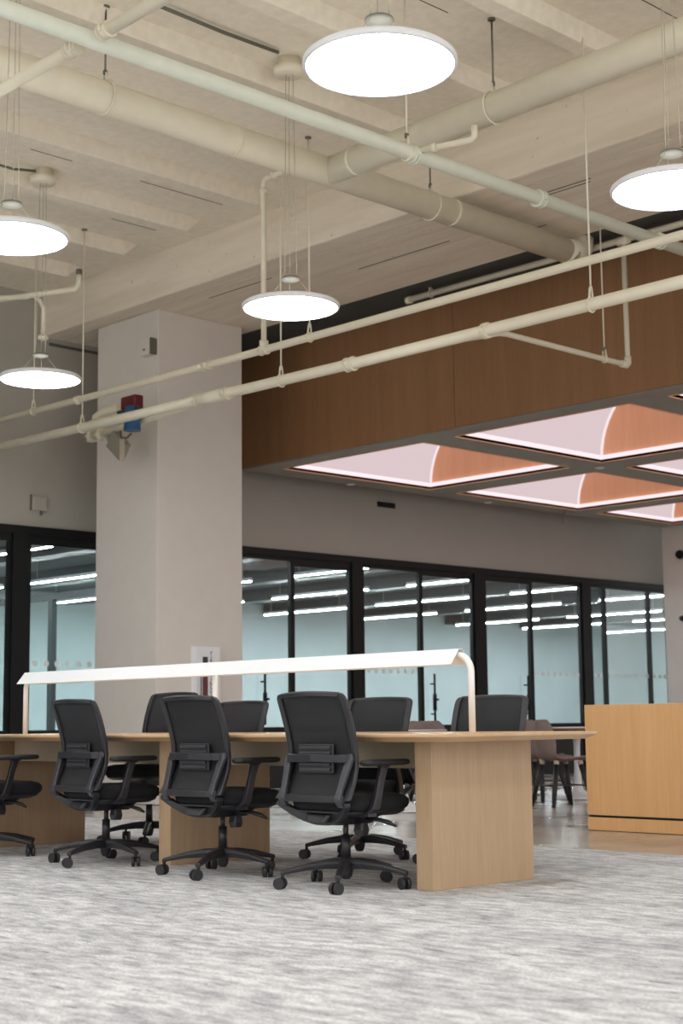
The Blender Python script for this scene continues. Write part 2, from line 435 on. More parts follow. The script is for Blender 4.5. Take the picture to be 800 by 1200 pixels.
for y, wtxt in zip(rows, where):
    for si, (x0, x1) in enumerate(((-17.1, -15.4), (-20.4, -18.0), (-23.6, -21.2))):
        L = x1-x0
        t = thing('linear_light', ((x0+x1)/2, y, 3.0), LL+wtxt+' from the left'+(', length nearest the glass', ', middle length', ', length farthest back')[si], 'ceiling light', 'linear lights in the office')
        box(-L/2, L/2, -.022, .022, 0, .05).obj('housing', WHITE, t)
        box(-L/2+.01, L/2-.01, -.018, .018, -.008, 0.0).obj('diffuser', LINE, t)
        for x in (-L/2+.2, L/2-.2): MB().tube([(x, 0, .05), (x, 0, .35)], .004, 6).obj('suspension_wire', WIRE, t)

# ------------------------------------------------------------------ wood canopy with coffers
X0, Y0 = -14.05, 11.883
cells_x = [(.42, 2.72), (3.2, 5.47), (5.93, 8.2), (8.68, 10.95)]
cells_y = [(.30, 2.90), (3.42, 6.08), (6.55, 8.5)]
XC1 = X0+11.4; YC1 = Y0+8.8
can = thing('canopy', (0, 0, 0), 'oak-clad lowered ceiling canopy with vaulted pink-lit coffers over the cafe', 'ceiling canopy')
s = MB()
xs = [0]+[v for c in cells_x for v in c]+[11.4]; ys = [0]+[v for c in cells_y for v in c]+[8.8]
TH = .05
for i in range(len(xs)-1):
    for j in range(len(ys)-1):
        if i % 2 == 1 and j % 2 == 1: continue
        s.box(X0+xs[i], X0+xs[i+1], Y0+ys[j], Y0+ys[j+1], ZCAN, ZCAN+TH)
s.obj('underside_panel', GREYT, can)
fa = MB(); seams = [X0, -10.56, -7.1, -3.64, XC1]
for a, b in zip(seams[:-1], seams[1:]): fa.box(a+.004, b-.004, Y0-.03, Y0-.001, ZCAN+.012, ZS-.0)
fa.obj('fascia_panel', OAKF, can)
box(X0, XC1, Y0-.001, Y0+.02, ZCAN+TH, ZS).obj('backing', BLKP, can)
box(X0, X0+.03, Y0+.021, YC1, ZCAN+TH, ZS).obj('side_fascia', OAKF, can)
A_, B_ = 1.0, 1.02
for ix, (xa, xb) in enumerate(cells_x):
    for iy, (ya_, yb_) in enumerate(cells_y):
        if ix == 3 and iy == 0: pass
        x0, x1, y0, y1 = X0+xa, X0+xb, Y0+ya_, Y0+yb_
        a = (x1-x0)/2; cx = (x0+x1)/2; zb = ZCAN+TH; nn = 28
        arch = [(cx-a*math.cos(PI*k/nn), zb+B_*math.sin(PI*k/nn)) for k in range(nn+1)]
        v = MB(); vs = []
        for (x, z) in arch: vs += [(x, y0, z), (x, y1, z)]
        v.add(vs, [(2*k, 2*k+1, 2*k+3, 2*k+2) for k in range(nn)], True)
        # thickness behind the skin
        vs2 = []
        for (x, z) in arch: vs2 += [(cx+(x-cx)*1.02, y0, z+.02), (cx+(x-cx)*1.02, y1, z+.02)]
        v.add(vs2, [(2*k, 2*k+2, 2*k+3, 2*k+1) for k in range(nn)], True)
        vo = v.obj('vault_skin', STRETCH, can, fix=False)
        for yy in (y0, y1):
            e = MB()
            e.add([(x, yy, z) for x, z in arch]+[(x, yy+(.02 if yy == y1 else -.02), z) for x, z in arch],
                  [tuple(range(nn+1)), tuple(range(2*nn+1, nn, -1))])
            e.obj('end_panel', OAKV, can, fix=False)
        # light strips: along the arch edge of the far end panel and round the sill
        q = MB(); w = .028
        for k in range(nn):
            (xa1, za1), (xb1, zb1) = arch[k], arch[k+1]
            ia = (cx+(xa1-cx)*(1-.035), zb+(za1-zb)*(1-.035)); ib = (cx+(xb1-cx)*(1-.035), zb+(zb1-zb)*(1-.035))
            q.add([(xa1, y1-.012, za1), (xb1, y1-.012, zb1), (ib[0], y1-.012, ib[1]), (ia[0], y1-.012, ia[1])], [(0, 1, 2, 3)])
        q.obj('arch_light_line', LEDM, can)
        q = MB()
        for (a0, a1, b0, b1) in ((x0, x1, y1-.035, y1), (x0, x1, y0, y0+.035), (x0, x0+.035, y0+.035, y1-.035), (x1-.035, x1, y0+.035, y1-.035)):
            q.box(a0, a1, b0, b1, zb-.02, zb+.025)
        q.obj('sill_light', LEDS, can)
        q = MB(); t = .012
        for (a0, a1, b0, b1) in ((x0, x1, y1, y1+t), (x0, x1, y0-t, y0), (x0-t, x0, y0, y1), (x1, x1+t, y0, y1)):
            q.box(a0, a1, b0, b1, ZCAN-.008, ZCAN+.03)
        q.obj('coffer_lip', OAKV, can)
for (x, y, nm) in ((-14.0, 13.67, 'left'), (-13.95, 16.32, 'middle'), (-11.1, 15.09, 'crossing')):
    t = thing('recessed_sensor', (x, y, ZCAN), 'small pale disc set in the grey canopy underside, '+{'left': 'near its left corner by the column', 'middle': 'midway along its left border', 'crossing': 'where the ribs between coffers cross'}[nm], 'sensor')
    MB().lathe([(.055, 0.0), (.055, -.008), (.03, -.015), (.0, -.016)]).obj('rim', WHITE, t)
t = thing('pendent_sprinkler', (-13.85, 17.93, ZCAN), 'small sprinkler drop hanging below the canopy border near the white wall', 'sprinkler')
MB().tube([(0, 0, 0), (0, 0, -.16)], .014).obj('stem', GREYT, t)
MB().lathe([(.05, -.16), (.055, -.168), (0, -.172)]).obj('deflector', GREYT, t)

# ------------------------------------------------------------------ pipes
def seg_pipe(name, pts, r, mat, label, cat='pipe', couplings=(), cr=1.22, cl=.06, group=None):
    p = MB().tube(pts, r, 24); o = p.obj(name, mat); tag(o, label, cat, group)
    if couplings:
        for c in couplings:
            a, d = Vector(c[0]), Vector(c[1]).normalized(); L = c[2] if len(c) > 2 else cl
            q = MB(); q.tube([a-d*L/2, a+d*L/2], r*cr, 24)
            for s_ in (-1, 1):
                q.tube([a+d*s_*L*.5-d*.008, a+d*s_*L*.5+d*.008], r*cr*1.1, 24)
            side = Vector((0, 0, 1)).cross(d).normalized()
            for s_ in (-1, 1):
                q.tube([a+side*s_*r*cr-Vector((0, 0, .02)), a+side*s_*r*cr+Vector((0, 0, .02))], .014, 8)
            q.obj('coupling', mat, o)
    return o
X = Vector((1, 0, 0)); Y = Vector((0, 1, 0))
seg_pipe('ceiling_pipe', [(-6.77, 1.5, 4.6), (-6.73, 11.8, 4.6)], .049, PIPEG, 'slim pale greenish pipe running from the upper left corner down to the right edge',
         couplings=[((-6.755, 7.22, 4.6), Y, .03), ((-6.745, 8.55, 4.6), Y, .05), ((-6.73, 10.05, 4.6), Y, .04)])
seg_pipe('cross_pipe', [(-8.9, 4.622, 4.6), (-6.87, 4.622, 4.6)], .036, PIPE, 'short thin pipe at upper left meeting the greenish pipe from below', couplings=[((-6.93, 4.622, 4.6), X, .07)])
seg_pipe('cross_pipe', [(-6.66, 4.622, 4.6), (-4.6, 4.622, 4.6)], .036, PIPE, 'short thin pipe leaving the greenish pipe toward the top edge of the picture', couplings=[((-6.61, 4.622, 4.6), X, .07)])
o = seg_pipe('ceiling_pipe', [(-8.30, 1.5, 5.08), (-8.325, 11.0, 5.08)], .113, PIPE, 'thick beige pipe crossing under the beam, ending bluntly by the oak fascia')
MB().tube([(-8.325, 10.9, 5.08), (-8.325, 11.06, 5.09), (-8.325, 11.16, 5.15), (-8.325, 11.18, 5.25)], [.116, .113, .105, .1], 24).obj('elbow', PIPE, o)
for y in (6.95, 9.35): MB().tube([(-8.31, y-.012, 5.08), (-8.31, y+.012, 5.08)], .116, 24).obj('joint_ring', PIPE, o)
o = seg_pipe('ceiling_pipe', [(-8.30, 7.91, 5.08), (2.5, 7.91, 5.08)], .109, PIPE, 'thick beige pipe teeing off the other thick pipe and rising to the right edge')
MB().tube([(-8.02, 7.91, 5.08), (-7.99, 7.91, 5.08)], .112, 24).obj('joint_ring', PIPE, o)
YM = 8.45
seg_pipe('sprinkler_main', [(XW+.05, YM, 3.74), (-10.56, YM, 3.705), (-8.6, YM, 3.685), (2.0, YM, 3.68)], .045, PIPE, 'lower and thicker of the two long sprinkler pipes crossing in front of the oak fascia',
         couplings=[((-8.64, YM, 3.685), X, .07), ((-10.62, YM, 3.705), X, .05), ((-10.2, YM, 3.70), X, .05), ((-7.2, YM, 3.683), X, .03)])
MB().tube([(-10.60, YM, 3.705), (-10.22, YM, 3.70)], .056, 20).obj('grooved_fitting', PIPE, bpy.data.objects['sprinkler_main'])
o = seg_pipe('sprinkler_branch', [(XW+.05, YM, 4.03), (-11, YM, 4.0), (2.0, YM, 4.0)], .033, PIPE, 'upper and thinner of the two long sprinkler pipes crossing in front of the column',
         couplings=[((-10.47, YM, 3.998), X, .09), ((-9.70, YM, 3.998), X, .07), ((-12.5, YM, 4.01), X, .03)])
MB().tube([(-9.7, YM, 4.0), (-9.7, YM, 4.08)], .04, 16).obj('tee_outlet', PIPE, o)
MB().tube([(-10.56, YM, 3.998), (-10.52, YM-.06, 3.99)], .02, 10).obj('plug', PIPE, o)
o = seg_pipe('riser_conduit', [(-9.7, YM, 4.085), (-9.7, YM, 5.46), (-9.69, YM, 5.50), (-9.66, YM, 5.52), (-9.3, YM, 5.525)], .024, PIPE, 'thin vertical pipe with top elbow rising behind the left of the middle pendant')
MB().tube([(-9.58, YM, 5.525), (-9.55, YM, 5.525)], .034, 16).obj('coupling', PIPE, o)
MB().tube([(-9.7, YM, 5.40), (-9.7, YM, 5.44)], .034, 16).obj('coupling', PIPE, o)
o = seg_pipe('capped_pipe', [(-10.7, 11.3, 5.18), (-3, 11.3, 5.17)], .03, PIPE, 'thin capped pipe just under the dark ceiling strip above the oak fascia')
MB().tube([(-10.70, 11.3, 5.175), (-10.64, 11.3, 5.175)], .04, 16).obj('end_cap', PIPE, o)
MB().tube([(-8.02, 11.3, 5.168), (-7.9, 11.3, 5.168)], .042, 16).obj('tee', PIPE, o)
o = seg_pipe('drop_pipe', [(-7.96, 11.3, 5.13), (-7.96, 11.3, 4.05), (-7.96, 11.285, 4.015), (-7.96, 11.25, 4.0), (-7.96, 9.6, 4.0), (-7.96, 9.5, 3.99), (-7.96, YM+.02, 3.70)], .024, PIPE, 'thin L-shaped pipe dropping in front of the oak fascia at right')
MB().tube([(-7.96, 11.3, 4.08), (-7.96, 11.3, 4.02), (-7.96, 11.28, 4.0), (-7.96, 11.2, 4.0)], .033, 16).obj('elbow', PIPE, o)
o = seg_pipe('sprinkler_pipe', [(-6.73, 7.22, 4.62), (-6.45, 7.3, 4.61), (-6.33, 7.33, 4.61), (-6.31, 7.335, 4.63), (-6.31, 7.335, 4.70)], .022, PIPE, 'short bent pipe stub beside the greenish pipe in front of the beam')
MB().tube([(-6.62, 7.252, 4.616), (-6.58, 7.263, 4.616)], .03, 14).obj('coupling', PIPE, o)
o = seg_pipe('sprinkler_pipe', [(-13.6, 7.5, 5.0), (-12.5, 7.985, 5.0), (-12.12, 8.15, 5.0), (-12.09, 8.16, 5.03), (-12.085, 8.165, 5.14)], .027, PIPE, 'bent pipe at left with its tip turned up, above the lowest pendant light')
MB().tube([(-12.085, 8.165, 5.14), (-12.085, 8.165, 5.19)], .03, 14).obj('sprinkler_tip', CABLE, o)
MB().tube([(-12.56, 7.96, 5.0), (-12.6, 8.06, 4.97), (-12.6, 8.1, 4.9), (-12.6, 8.1, 4.62)], .022, 12).obj('drop', PIPE, o)
MB().lathe([(.05, .0), (.055, -.03), (.02, -.05), (0, -.05)], (-12.6, 8.1, 4.62)).obj('cup', PIPE, o)
MB().tube([(-13.9, 7.2, 5.05), (-12.62, 7.93, 4.99)], .025, 14).obj('side_branch', PIPE, o)

def hanger(x, y, z, r, label, zt=ZC, clevis=True):
    t = thing('pipe_hanger', (x, y, z), label, 'pipe hanger', 'pipe hangers')
    top = zt-z
    MB().tube([(0, 0, r+.05), (0, 0, top)], .007, 8).obj('rod', STEEL if r > .09 else PIPE, t)
    MB().lathe([(.028, top-.012), (.028, top)], n=12).obj('anchor', STEEL, t)
    q = MB(); ang = [PI*2*k/20 for k in range(21)]
    return t, q, ang
def hang_x(x, y, z, r, label, zt=ZC):     # pipe runs along X
    t, q, ang = hanger(x, y, z, r, label, zt)
    q.tube([(0, (r+.006)*math.cos(a), (r+.006)*math.sin(a)) for a in ang], .007, 6)
    q.tube([(0, -.02, r), (0, -.012, r+.07), (0, .012, r+.07), (0, .02, r)], .008, 6)
    q.obj('ring', PIPE, t); MB().lathe([(.014, r+.06), (.014, r+.085)], n=6).obj('nut', STEEL if r > .09 else PIPE, t)
def hang_y(x, y, z, r, label, zt=ZC):
    t, q, ang = hanger(x, y, z, r, label, zt)
    q.tube([((r+.006)*math.cos(a), 0, (r+.006)*math.sin(a)) for a in ang], .008, 6)
    q.tube([(-.02, 0, r), (-.012, 0, r+.06), (.012, 0, r+.06), (.02, 0, r)], .008, 6)
    q.obj('ring', PIPE, t); MB().lathe([(.016, r+.05), (.016, r+.08)], n=6).obj('nut', STEEL, t)
hang_y(-8.30, 5.80, 5.08, .113, 'dark rod and clamp holding the thick pipe at upper left')
hang_y(-8.325, 9.10, 5.08, .113, 'short rod and clamp on the thick pipe where it passes under the beam')
hang_y(-6.755, 7.16, 4.6, .049, 'rod and clamp on the greenish pipe below the largest pendant light')
hang_x(-6.62, 7.91, 5.08, .109, 'rod and clamp on the thick pipe right of the largest pendant light')
hang_x(-6.24, YM, 3.68, .045, 'long thin rod with clevis on the lower sprinkler pipe at right')
hang_x(-9.48, YM, 3.69, .045, 'rod with clevis on the lower sprinkler pipe below the middle pendant')
hang_x(-9.12, YM, 4.0, .033, 'rod with clevis on the upper sprinkler pipe right of the middle pendant')
hang_x(-12.42, YM, 3.72, .045, 'thin rod hanging over the column left edge to the lower sprinkler pipe')
hang_x(-13.3, YM, 4.02, .033, 'thin faint rod above the upper sprinkler pipe left of the column centre')
hang_x(-10.36, 11.3, 5.176, .03, 'short clip holding the capped pipe under the ceiling', ZS)
hang_y(-7.96, 10.95, 4.0, .024, 'long thin rod holding the low diagonal pipe near its elbow', ZS)

# valve group on the column
vx, vy = -12.95, 9.36
t = thing('sprinkler_valve', (vx, vy, 3.95), 'cream pipe valve cluster on the column behind the sprinkler pipes', 'valve')
q = MB(); q.tube([(-.62, 0, -.05), (1.05, 0, .03)], .034, 18); q.obj('valve_pipe', PIPE, t)
for dx in (-.62, -.45):
    q = MB(); q.tube([(dx-.035, 0, -.04), (dx+.035, 0, -.04)], .065, 18)
    for k in range(6): a = k*PI/3; q.tube([(dx-.05, .062*math.cos(a), -.04+.062*math.sin(a)), (dx+.05, .062*math.cos(a), -.04+.062*math.sin(a))], .009, 6)
    q.obj('flange', PIPE, t)
q = MB(); q.tube([(-.55, .0, 0), (-.55, .0, .16), (-.42, 0, .2), (-.2, .05, .22)], .045, 16); q.tube([(-.62, 0, .08), (-.4, 0, .1)], .06, 16); q.obj('valve_body', PIPE, t)
q = MB(); q.tube([(-.34, 0, -.06), (-.26, .02, -.2)], .03, 10); q.bar((-.25, 0, -.12), (-.02, 0, -.3), .08, .2); q.obj('actuator_box', plain('grey_actuator', srgb(150, 146, 134), .6), t, bevel=.01)
t = thing('flow_switch', (-12.72, 9.27, 4.09), 'dark red and blue flow switch with a paper tag before the column', 'flow switch')
box(-.13, .12, -.06, .06, -.03, .11).obj('cover', RED, t, bevel=.02, seg=3)
box(-.17, .16, -.075, .075, -.06, -.03).obj('flange', plain('dark_flange', srgb(40, 60, 70), .5), t, bevel=.005)
MB().tube([(.07, -.05, -.27), (.07, -.05, -.02)], [.09, .075], 18).obj('body', BLUE, t)
MB().tube([(-.12, -.06, -.25), (-.08, -.08, -.33), (.02, -.08, -.34), (.07, -.06, -.3)], .012, 8).obj('wire', CABLE, t)
q = MB(); q.box(-.12, -.04, -.07, -.062, -.56, -.3); q.obj('tag', TAG, t)
t = thing('junction_box', (-13.02, 9.70, 4.84), 'small pale square box high on the column left face', 'junction box')
box(-.09, .09, -.06, .03, -.09, .09).obj('body', COLP, t, bevel=.006)
MB().disc_y((-.0, -.065, -.03), .012, .012).obj('knob', CABLE, t)
box(.095, .105, -.06, .03, -.09, .09).obj('cover_edge', CABLE, t)
t = thing('wall_box', (XW+.02, 9.44, 3.305), 'small square wall box with a tiny knob above the left glass panes', 'wall box')
box(0, .05, -.09, .09, -.08, .08).obj('body', WALL, t, bevel=.008)
MB().lathe([(.012, -.13), (.016, -.11), (.008, -.08)], (.03, .02, 0), n=10).obj('pin', CABLE, t)
box(-.0, .012, -.11, -.09, -.08, .1).obj('back_edge', CABLE, t)
t = thing('air_grille', (XW+.02, 15.06, 3.80), 'small dark rectangular grille high on the wall just below the canopy', 'grille')
box(0, .02, -.17, .17, -.035, .035).obj('frame', BLK, t)
q = MB()
for k in range(4): q.box(.02, .03, -.15, .15, -.026+k*.016, -.02+k*.016)
q.obj('louvre', BLKP, t)
for (z, lab, r) in ((3.40, 'round black knob high on the white wall at the right edge', .075), (2.386, 'small black fitting lower on the white wall at the right edge', .045)):
    t = thing('wall_fixture', (-13.70, 20.70, z), lab, 'wall fitting')
    MB().tube([(0, 0, 0), (0, -.03, 0)], r*.6, 20).obj('stem', BLK, t)
    MB().tube([(0, -.03, 0), (0, -.07, 0)], [r, r*.85], 24).obj('head', BLK, t)

# conduit cables on the ceiling
def cable(pts, r, lab):
    o = MB().tube(pts, r, 8).obj('ceiling_cable', CABLE); tag(o, lab, 'cable')
cable([(-11.23, 4.8, 5.66), (-11.25, 6.9, 5.66), (-11.26, 7.13, 5.70)], .012, 'dark cable running along the ceiling to the box over the lowest left pendant')
cable([(-7.98, 5.95, 5.70), (-8.0, 6.6, 5.70), (-8.0, 7.12, 5.71)], .014, 'dark cable running along the ceiling to the mount of the middle pendant')

# ------------------------------------------------------------------ pendant lights
def make_pendant():
    t = thing('disc_pendant', (0, 0, 0), '', 'pendant light')
    R = .358
    MB().lathe([(0, .045), (.30, .043), (.345, .038), (R, .028), (R, .010), (R-.004, 0.002), (R-.014, 0.0), (R-.016, .008)], n=72).obj('housing', WHITE, t)
    MB().lathe([(R-.0155, .004), (R-.02, .003), (0, .003)], n=72).obj('diffuser', LAMP, t, fix=False)
    MB().lathe([(0, .047), (.27, .047), (.272, .044)], n=48).obj('ceiling_fill_disc', CEILFILL, t, fix=False)  # glowing disc added on top, unseen from below, to lift the ceiling brightness
    sp_ = MB().lathe([(.0, .235), (.065, .235), (.07, .225), (.065, .215), (0, .213)], n=20); sp_.obj('spider', SPID, t)
    for k in range(3):
        a = 2*PI*k/3+.4
        MB().tube([(.05*math.cos(a), .05*math.sin(a), .23), (.03*math.cos(a), .03*math.sin(a), ZC-.1-3.82)], .0028, 6).obj('hanging_wire', WIRE, t)
        MB().tube([(.05*math.cos(a), .05*math.sin(a), .225), (.2*math.cos(a), .2*math.sin(a), .043)], .0015, 5).obj('splay_wire', WIRE, t)
    z = ZC-.0-3.82
    MB().lathe([(.0, z-.13), (.10, z-.13), (.115, z-.115), (.118, z-.075), (.085, z-.06), (.085, z), (0, z)], n=28).obj('ceiling_mount', PIPE, t)
    return t
pend = make_pendant()
spots = [(-4.70, 4.81, 'largest glowing disc pendant, at top centre in front of the joists'),
         (-8.08, 7.30, 'glowing disc pendant in the middle, overlapping the upper sprinkler pipe'),
         (-11.28, 7.23, 'lowest glowing disc pendant, at left edge in front of the upper wall'),
         (-8.03, 4.92, 'glowing disc pendant cut by the left edge, under the ceiling joists'),
         (-4.75, 7.25, 'glowing disc pendant cut by the right edge in front of the flat soffit'),
         (-1.4, 4.85, 'out of frame'), (-1.4, 7.25, 'out of frame'), (-1.4, 2.4, 'out of frame'), (-4.7, 2.4, 'out of frame'),
         (-8.0, 2.4, 'out of frame'), (-11.28, 4.85, 'out of frame'), (-11.28, 2.4, 'out of frame'), (-4.7, 0.0, 'out of frame'), (-1.4, 0.0, 'out of frame'), (-8.0, 0, 'out of frame'),
         (1.9, 4.85, 'out of frame'), (1.9, 2.4, 'out of frame'), (1.9, 7.25, 'o'), (-11.3, 0, ''), (-4.7, -2.4, ''), (-8.0, -2.4, ''), (-1.4, -2.4, ''), (1.9, 0, '')]
for i, (x, y, lab) in enumerate(spots):
    o = pend if i == 0 else copy_tree(pend)
    o.location = (x, y, 3.82)
    o['label'] = lab if i < 5 else 'glowing disc pendant of the same grid hanging outside the picture'
    o['group'] = 'disc pendants' if i < 5 else 'disc pendants outside the picture'

# ------------------------------------------------------------------ the long work table
tb = thing('work_table', (0, 0, 0), 'long oak work table on three slab legs with a beige cable tray', 'table')
TX0, TX1, TY0, TY1 = -9.86, -4.94, 5.44, 6.64
q = MB()
q.loft([rrect(TX0+.05, TX1-.05, TY0+.05, TY1-.05, .02, .727), rrect(TX0+.012, TX1-.012, TY0+.012, TY1-.012, .03, .745), rrect(TX0, TX1, TY0, TY1, .035, .752), rrect(TX0, TX1, TY0, TY1, .035, .762), rrect(TX0+.004, TX1-.004, TY0+.004, TY1-.004, .033, .766)])
q.obj('tabletop', OAKTOP, tb)
for x in (-5.295, -7.4, -9.41):
    box(x-.057, x+.057, 5.652, 6.43, .0, .728).obj('slab_leg', OAK, tb, bevel=.003)
for (a, b) in ((-9.35, -7.46), (-7.34, -5.355)):
    box(a, b, 5.83, 6.25, .585, .727).obj('cable_tray', TRAY, tb, bevel=.004)

lamp = thing('table_lamp_bar', (0, 0, .766), 'long white folded light hood on three posts running along the oak table', 'table light')
YL = 6.04; zr = 1.198-.766; q = MB()
def tent(x, t=0.0):
    return [(x, YL-.075-t, zr-.078), (x, YL-.012, zr+t), (x, YL+.012, zr+t), (x, YL+.075+t, zr-.078)]
x0, x1 = -9.545, -5.375
o_ = tent(x0, .004)+tent(x0)[::-1]; i_ = tent(x1, .004)+tent(x1)[::-1]
q.loft([[(p[0]-.0, p[1], p[2]) for p in o_], i_]); q.obj('hood', WHITE, lamp)
q = MB(); q.box(x0+.05, x1-.05, YL-.03, YL+.03, zr-.045, zr-.03); q.obj('spine', WHITEW, lamp)
q = MB(); q.box(x0+.08, x1-.08, YL-.018, YL+.018, zr-.052, zr-.046); q.obj('light_strip', emit('task_strip', (1, .93, .86, 1), 2.2), lamp)
for x, s_ in ((-5.305, -1), (-9.545, 1), (-7.405, 0)):
    q = MB()
    if s_:
        pts = [(x, YL, 0), (x, YL, zr-.12)]
        for k in range(1, 9):
            a = PI/2*k/8; pts.append((x+s_*.085*(1-math.cos(a)), YL, zr-.12+.09*math.sin(a)))
        pts.append((x+s_*.16, YL, zr-.03))
    else: pts = [(x, YL, 0), (x, YL, zr-.03)]
    q.tube(pts, .0175, 16); q.obj('post', WHITEW, lamp)

# ------------------------------------------------------------------ oak counter
ct = thing('reception_counter', (0, 0, 0), 'plain oak counter block with a recessed plinth line at right', 'counter')
box(-7.213, -4.2, 9.505, 10.3, .112, .935).obj('body', OAKC, ct, bevel=.003)
box(-7.205, -4.2, 9.52, 10.28, .095, .112).obj('shadow_gap', BLKP, ct)
box(-7.213, -4.2, 9.507, 10.3, 0, .095).obj('plinth', OAKC, ct, bevel=.003)

# ------------------------------------------------------------------ office chair
def make_chair():
    t = thing('office_chair', (0, 0, 0), '', 'office chair')
    # five star base
    hub = MB().lathe([(0, .042), (.02, .042), (.03, .06), (.036, .10), (.036, .135), (.028, .15), (0, .15)], n=24); hub.obj('base_hub', CHP, t)
    for k in range(5):
        a = 2*PI*k/5; ca, sa = math.cos(a), math.sin(a)
        secs = []
        for (r, z, w, h) in ((.02, .118, .062, .05), (.10, .118, .05, .046), (.2, .108, .042, .036), (.29, .09, .036, .026), (.335, .08, .034, .022)):
            c = Vector((r*ca, r*sa, z)); s_ = Vector((-sa, ca, 0)); u = Vector((0, 0, 1))
            secs.append([c+s_*w/2+u*h*.1, c+s_*w*.3+u*h/2, c-s_*w*.3+u*h/2, c-s_*w/2+u*h*.1, c-s_*w*.4-u*h/2, c+s_*w*.4-u*h/2])
        lg = MB().loft(secs).obj('leg', CHP, t, bevel=.004)
        ang = (0.9, 2.2, .2, 1.6, 2.8)[k]
        w = MB(); c2, s2 = math.cos(ang), math.sin(ang)
        cx, cyy = .325*ca, .325*sa
        for sd in (-1, 1):
            off = Vector((c2, s2, 0))*sd*.016
            ce = Vector((cx, cyy, .029))+off+Vector((-s2, c2, 0))*.014
            w.tube([ce-Vector((c2, s2, 0))*.009, ce+Vector((c2, s2, 0))*.009], .029, 20)
        w.tube([(cx, cyy, .05), (cx, cyy, .085)], .009, 8)
        w.bar((cx, cyy, .05), (cx-s2*.016, cyy+c2*.016, .034), .012, .02)
        w.obj('caster', WHEEL, lg)
    MB().tube([(0, 0, .14), (0, 0, .262)], .024, 18).obj('gas_lift_cover', CHP, t)
    MB().tube([(0, 0, .255), (0, 0, .325)], .014, 16).obj('gas_lift_rod', CHS, t)
    q = MB(); q.loft([rrect(-.09, .09, -.14, .12, .03, .318), rrect(-.11, .11, -.17, .15, .03, .35), rrect(-.13, .13, -.17, .17, .03, .375)]); q.obj('tilt_mechanism', CHP, t)
    # seat pan and cushion
    q = MB(); q.loft([rrect(-.20, .20, -.16, .22, .08, .362), rrect(-.225, .225, -.19, .25, .09, .378), rrect(-.228, .228, -.192, .252, .09, .388)]); q.obj('seat_pan', CHP, t)
    q = MB(); secs = []
    for (i, z) in ((.018, .386), (.004, .398), (-.004, .418), (-.002, .44), (.012, .457), (.045, .468), (.10, .472)):
        secs.append(rrect(-.242+i, .242-i, -.19+i, .268-i, .10, z, 8))
    q.loft(secs, True); q.obj('seat_cushion', CHF, t)
    # back profile
    prof = [(.970, -.244, .206), (.962, -.241, .220), (.948, -.236, .229), (.93, -.228, .232), (.88, -.208, .234), (.80, -.182, .234), (.72, -.162, .232), (.65, -.155, .231), (.60, -.158, .233), (.54, -.178, .238), (.48, -.21, .246), (.445, -.232, .25)]
    L = [Vector((-w, y, z)) for z, y, w in prof]; Rr = [Vector((w, y, z)) for z, y, w in prof]
    q = MB(); nx = 12; vs = []; fs = []
    for (z, y, w) in prof:
        for i in range(nx+1):
            u = -1+2*i/nx; vs.append((u*(w-.012), y-.028*(1-u*u)*.9, z))
    for a in range(len(prof)-1):
        for i in range(nx):
            p = a*(nx+1)+i; fs.append((p, p+1, p+nx+2, p+nx+1))
    q.add(vs, fs, True); m_ = q.obj('mesh_back', CHM, t)
    md = m_.modifiers.new('thick', 'SOLIDIFY'); md.thickness = .004
    for side, nm in ((L, -1), (Rr, 1)):
        secs = []
        for p in side:
            secs.append([p+Vector((-.017*1, -.012, 0)), p+Vector((.017, -.012, 0)), p+Vector((.019, .012, 0)), p+Vector((-.019, .012, 0))])
        MB().loft(secs).obj('back_frame_side', CHP, t, bevel=.005)
    # curved top rail with rounded corners
    q = MB(); secs = []
    for k in range(15):
        u = -1+2*k/14; x = u*.236; zz = .966+.008*(1-u*u); x = u*.215; y = -.245-.028*(1-u*u)
        secs.append([(x, y-.012, zz-.018), (x, y-.011, zz+.004), (x, y, zz+.010), (x, y+.011, zz+.003), (x, y+.011, zz-.018)])
    q.loft(secs); q.obj('top_rail', CHP, t, bevel=.004)
    # lumbar pad with ribs
    q = MB(); q.box(-.128, .128, -.205, -.195, .575, .72)
    lp = q.obj('lumbar_pad', CHP, t, bevel=.004)
    q = MB()
    for k in range(5):
        z = .586+k*.027; q.box(-.11, .11, -.216, -.2, z, z+.015)
    q.obj('rib', CHS, lp, bevel=.003)
    # rear brace
    q = MB(); secs = []
    pts = [(-.225, -.165, .648), (-.215, -.19, .648), (-.19, -.215, .648), (0, -.232, .65), (.19, -.215, .648), (.215, -.19, .648), (.225, -.165, .648)]
    for i, p in enumerate(pts):
        p = Vector(p); secs.append([p+Vector((0, -.012, -.02)), p+Vector((0, -.012, .02)), p+Vector((0, .01, .02)), p+Vector((0, .01, -.02))])
    q.loft(secs); q.obj('cross_brace', CHP, t, bevel=.006, seg=3)
    for sd in (-1, 1):
        secs = []
        for (x, y, z, w) in ((.218, -.172, .672, .016), (.222, -.185, .64, .026), (.214, -.205, .58, .022), (.205, -.232, .50, .02), (.202, -.25, .45, .024), (.21, -.225, .41, .022)):
            p = Vector((x*sd, y, z)); secs.append([p+Vector((-w, -.012, 0)), p+Vector((w, -.012, 0)), p+Vector((w, .014, 0)), p+Vector((-w, .014, 0))])
        MB().loft(secs).obj('side_brace', CHS, t, bevel=.008, seg=3)
    q = MB(); secs = []
    for k in range(11):
        u = -1+2*k/10; p = Vector((u*.235, -.238-.022*(1-u*u), .452))
        secs.append([p+Vector((0, -.01, -.018)), p+Vector((0, -.01, .018)), p+Vector((0, .012, .018)), p+Vector((0, .012, -.018))])
    q.loft(secs); q.obj('lower_rail', CHP, t, bevel=.005)
    # sweeping carrier under the back
    q = MB(); secs = []
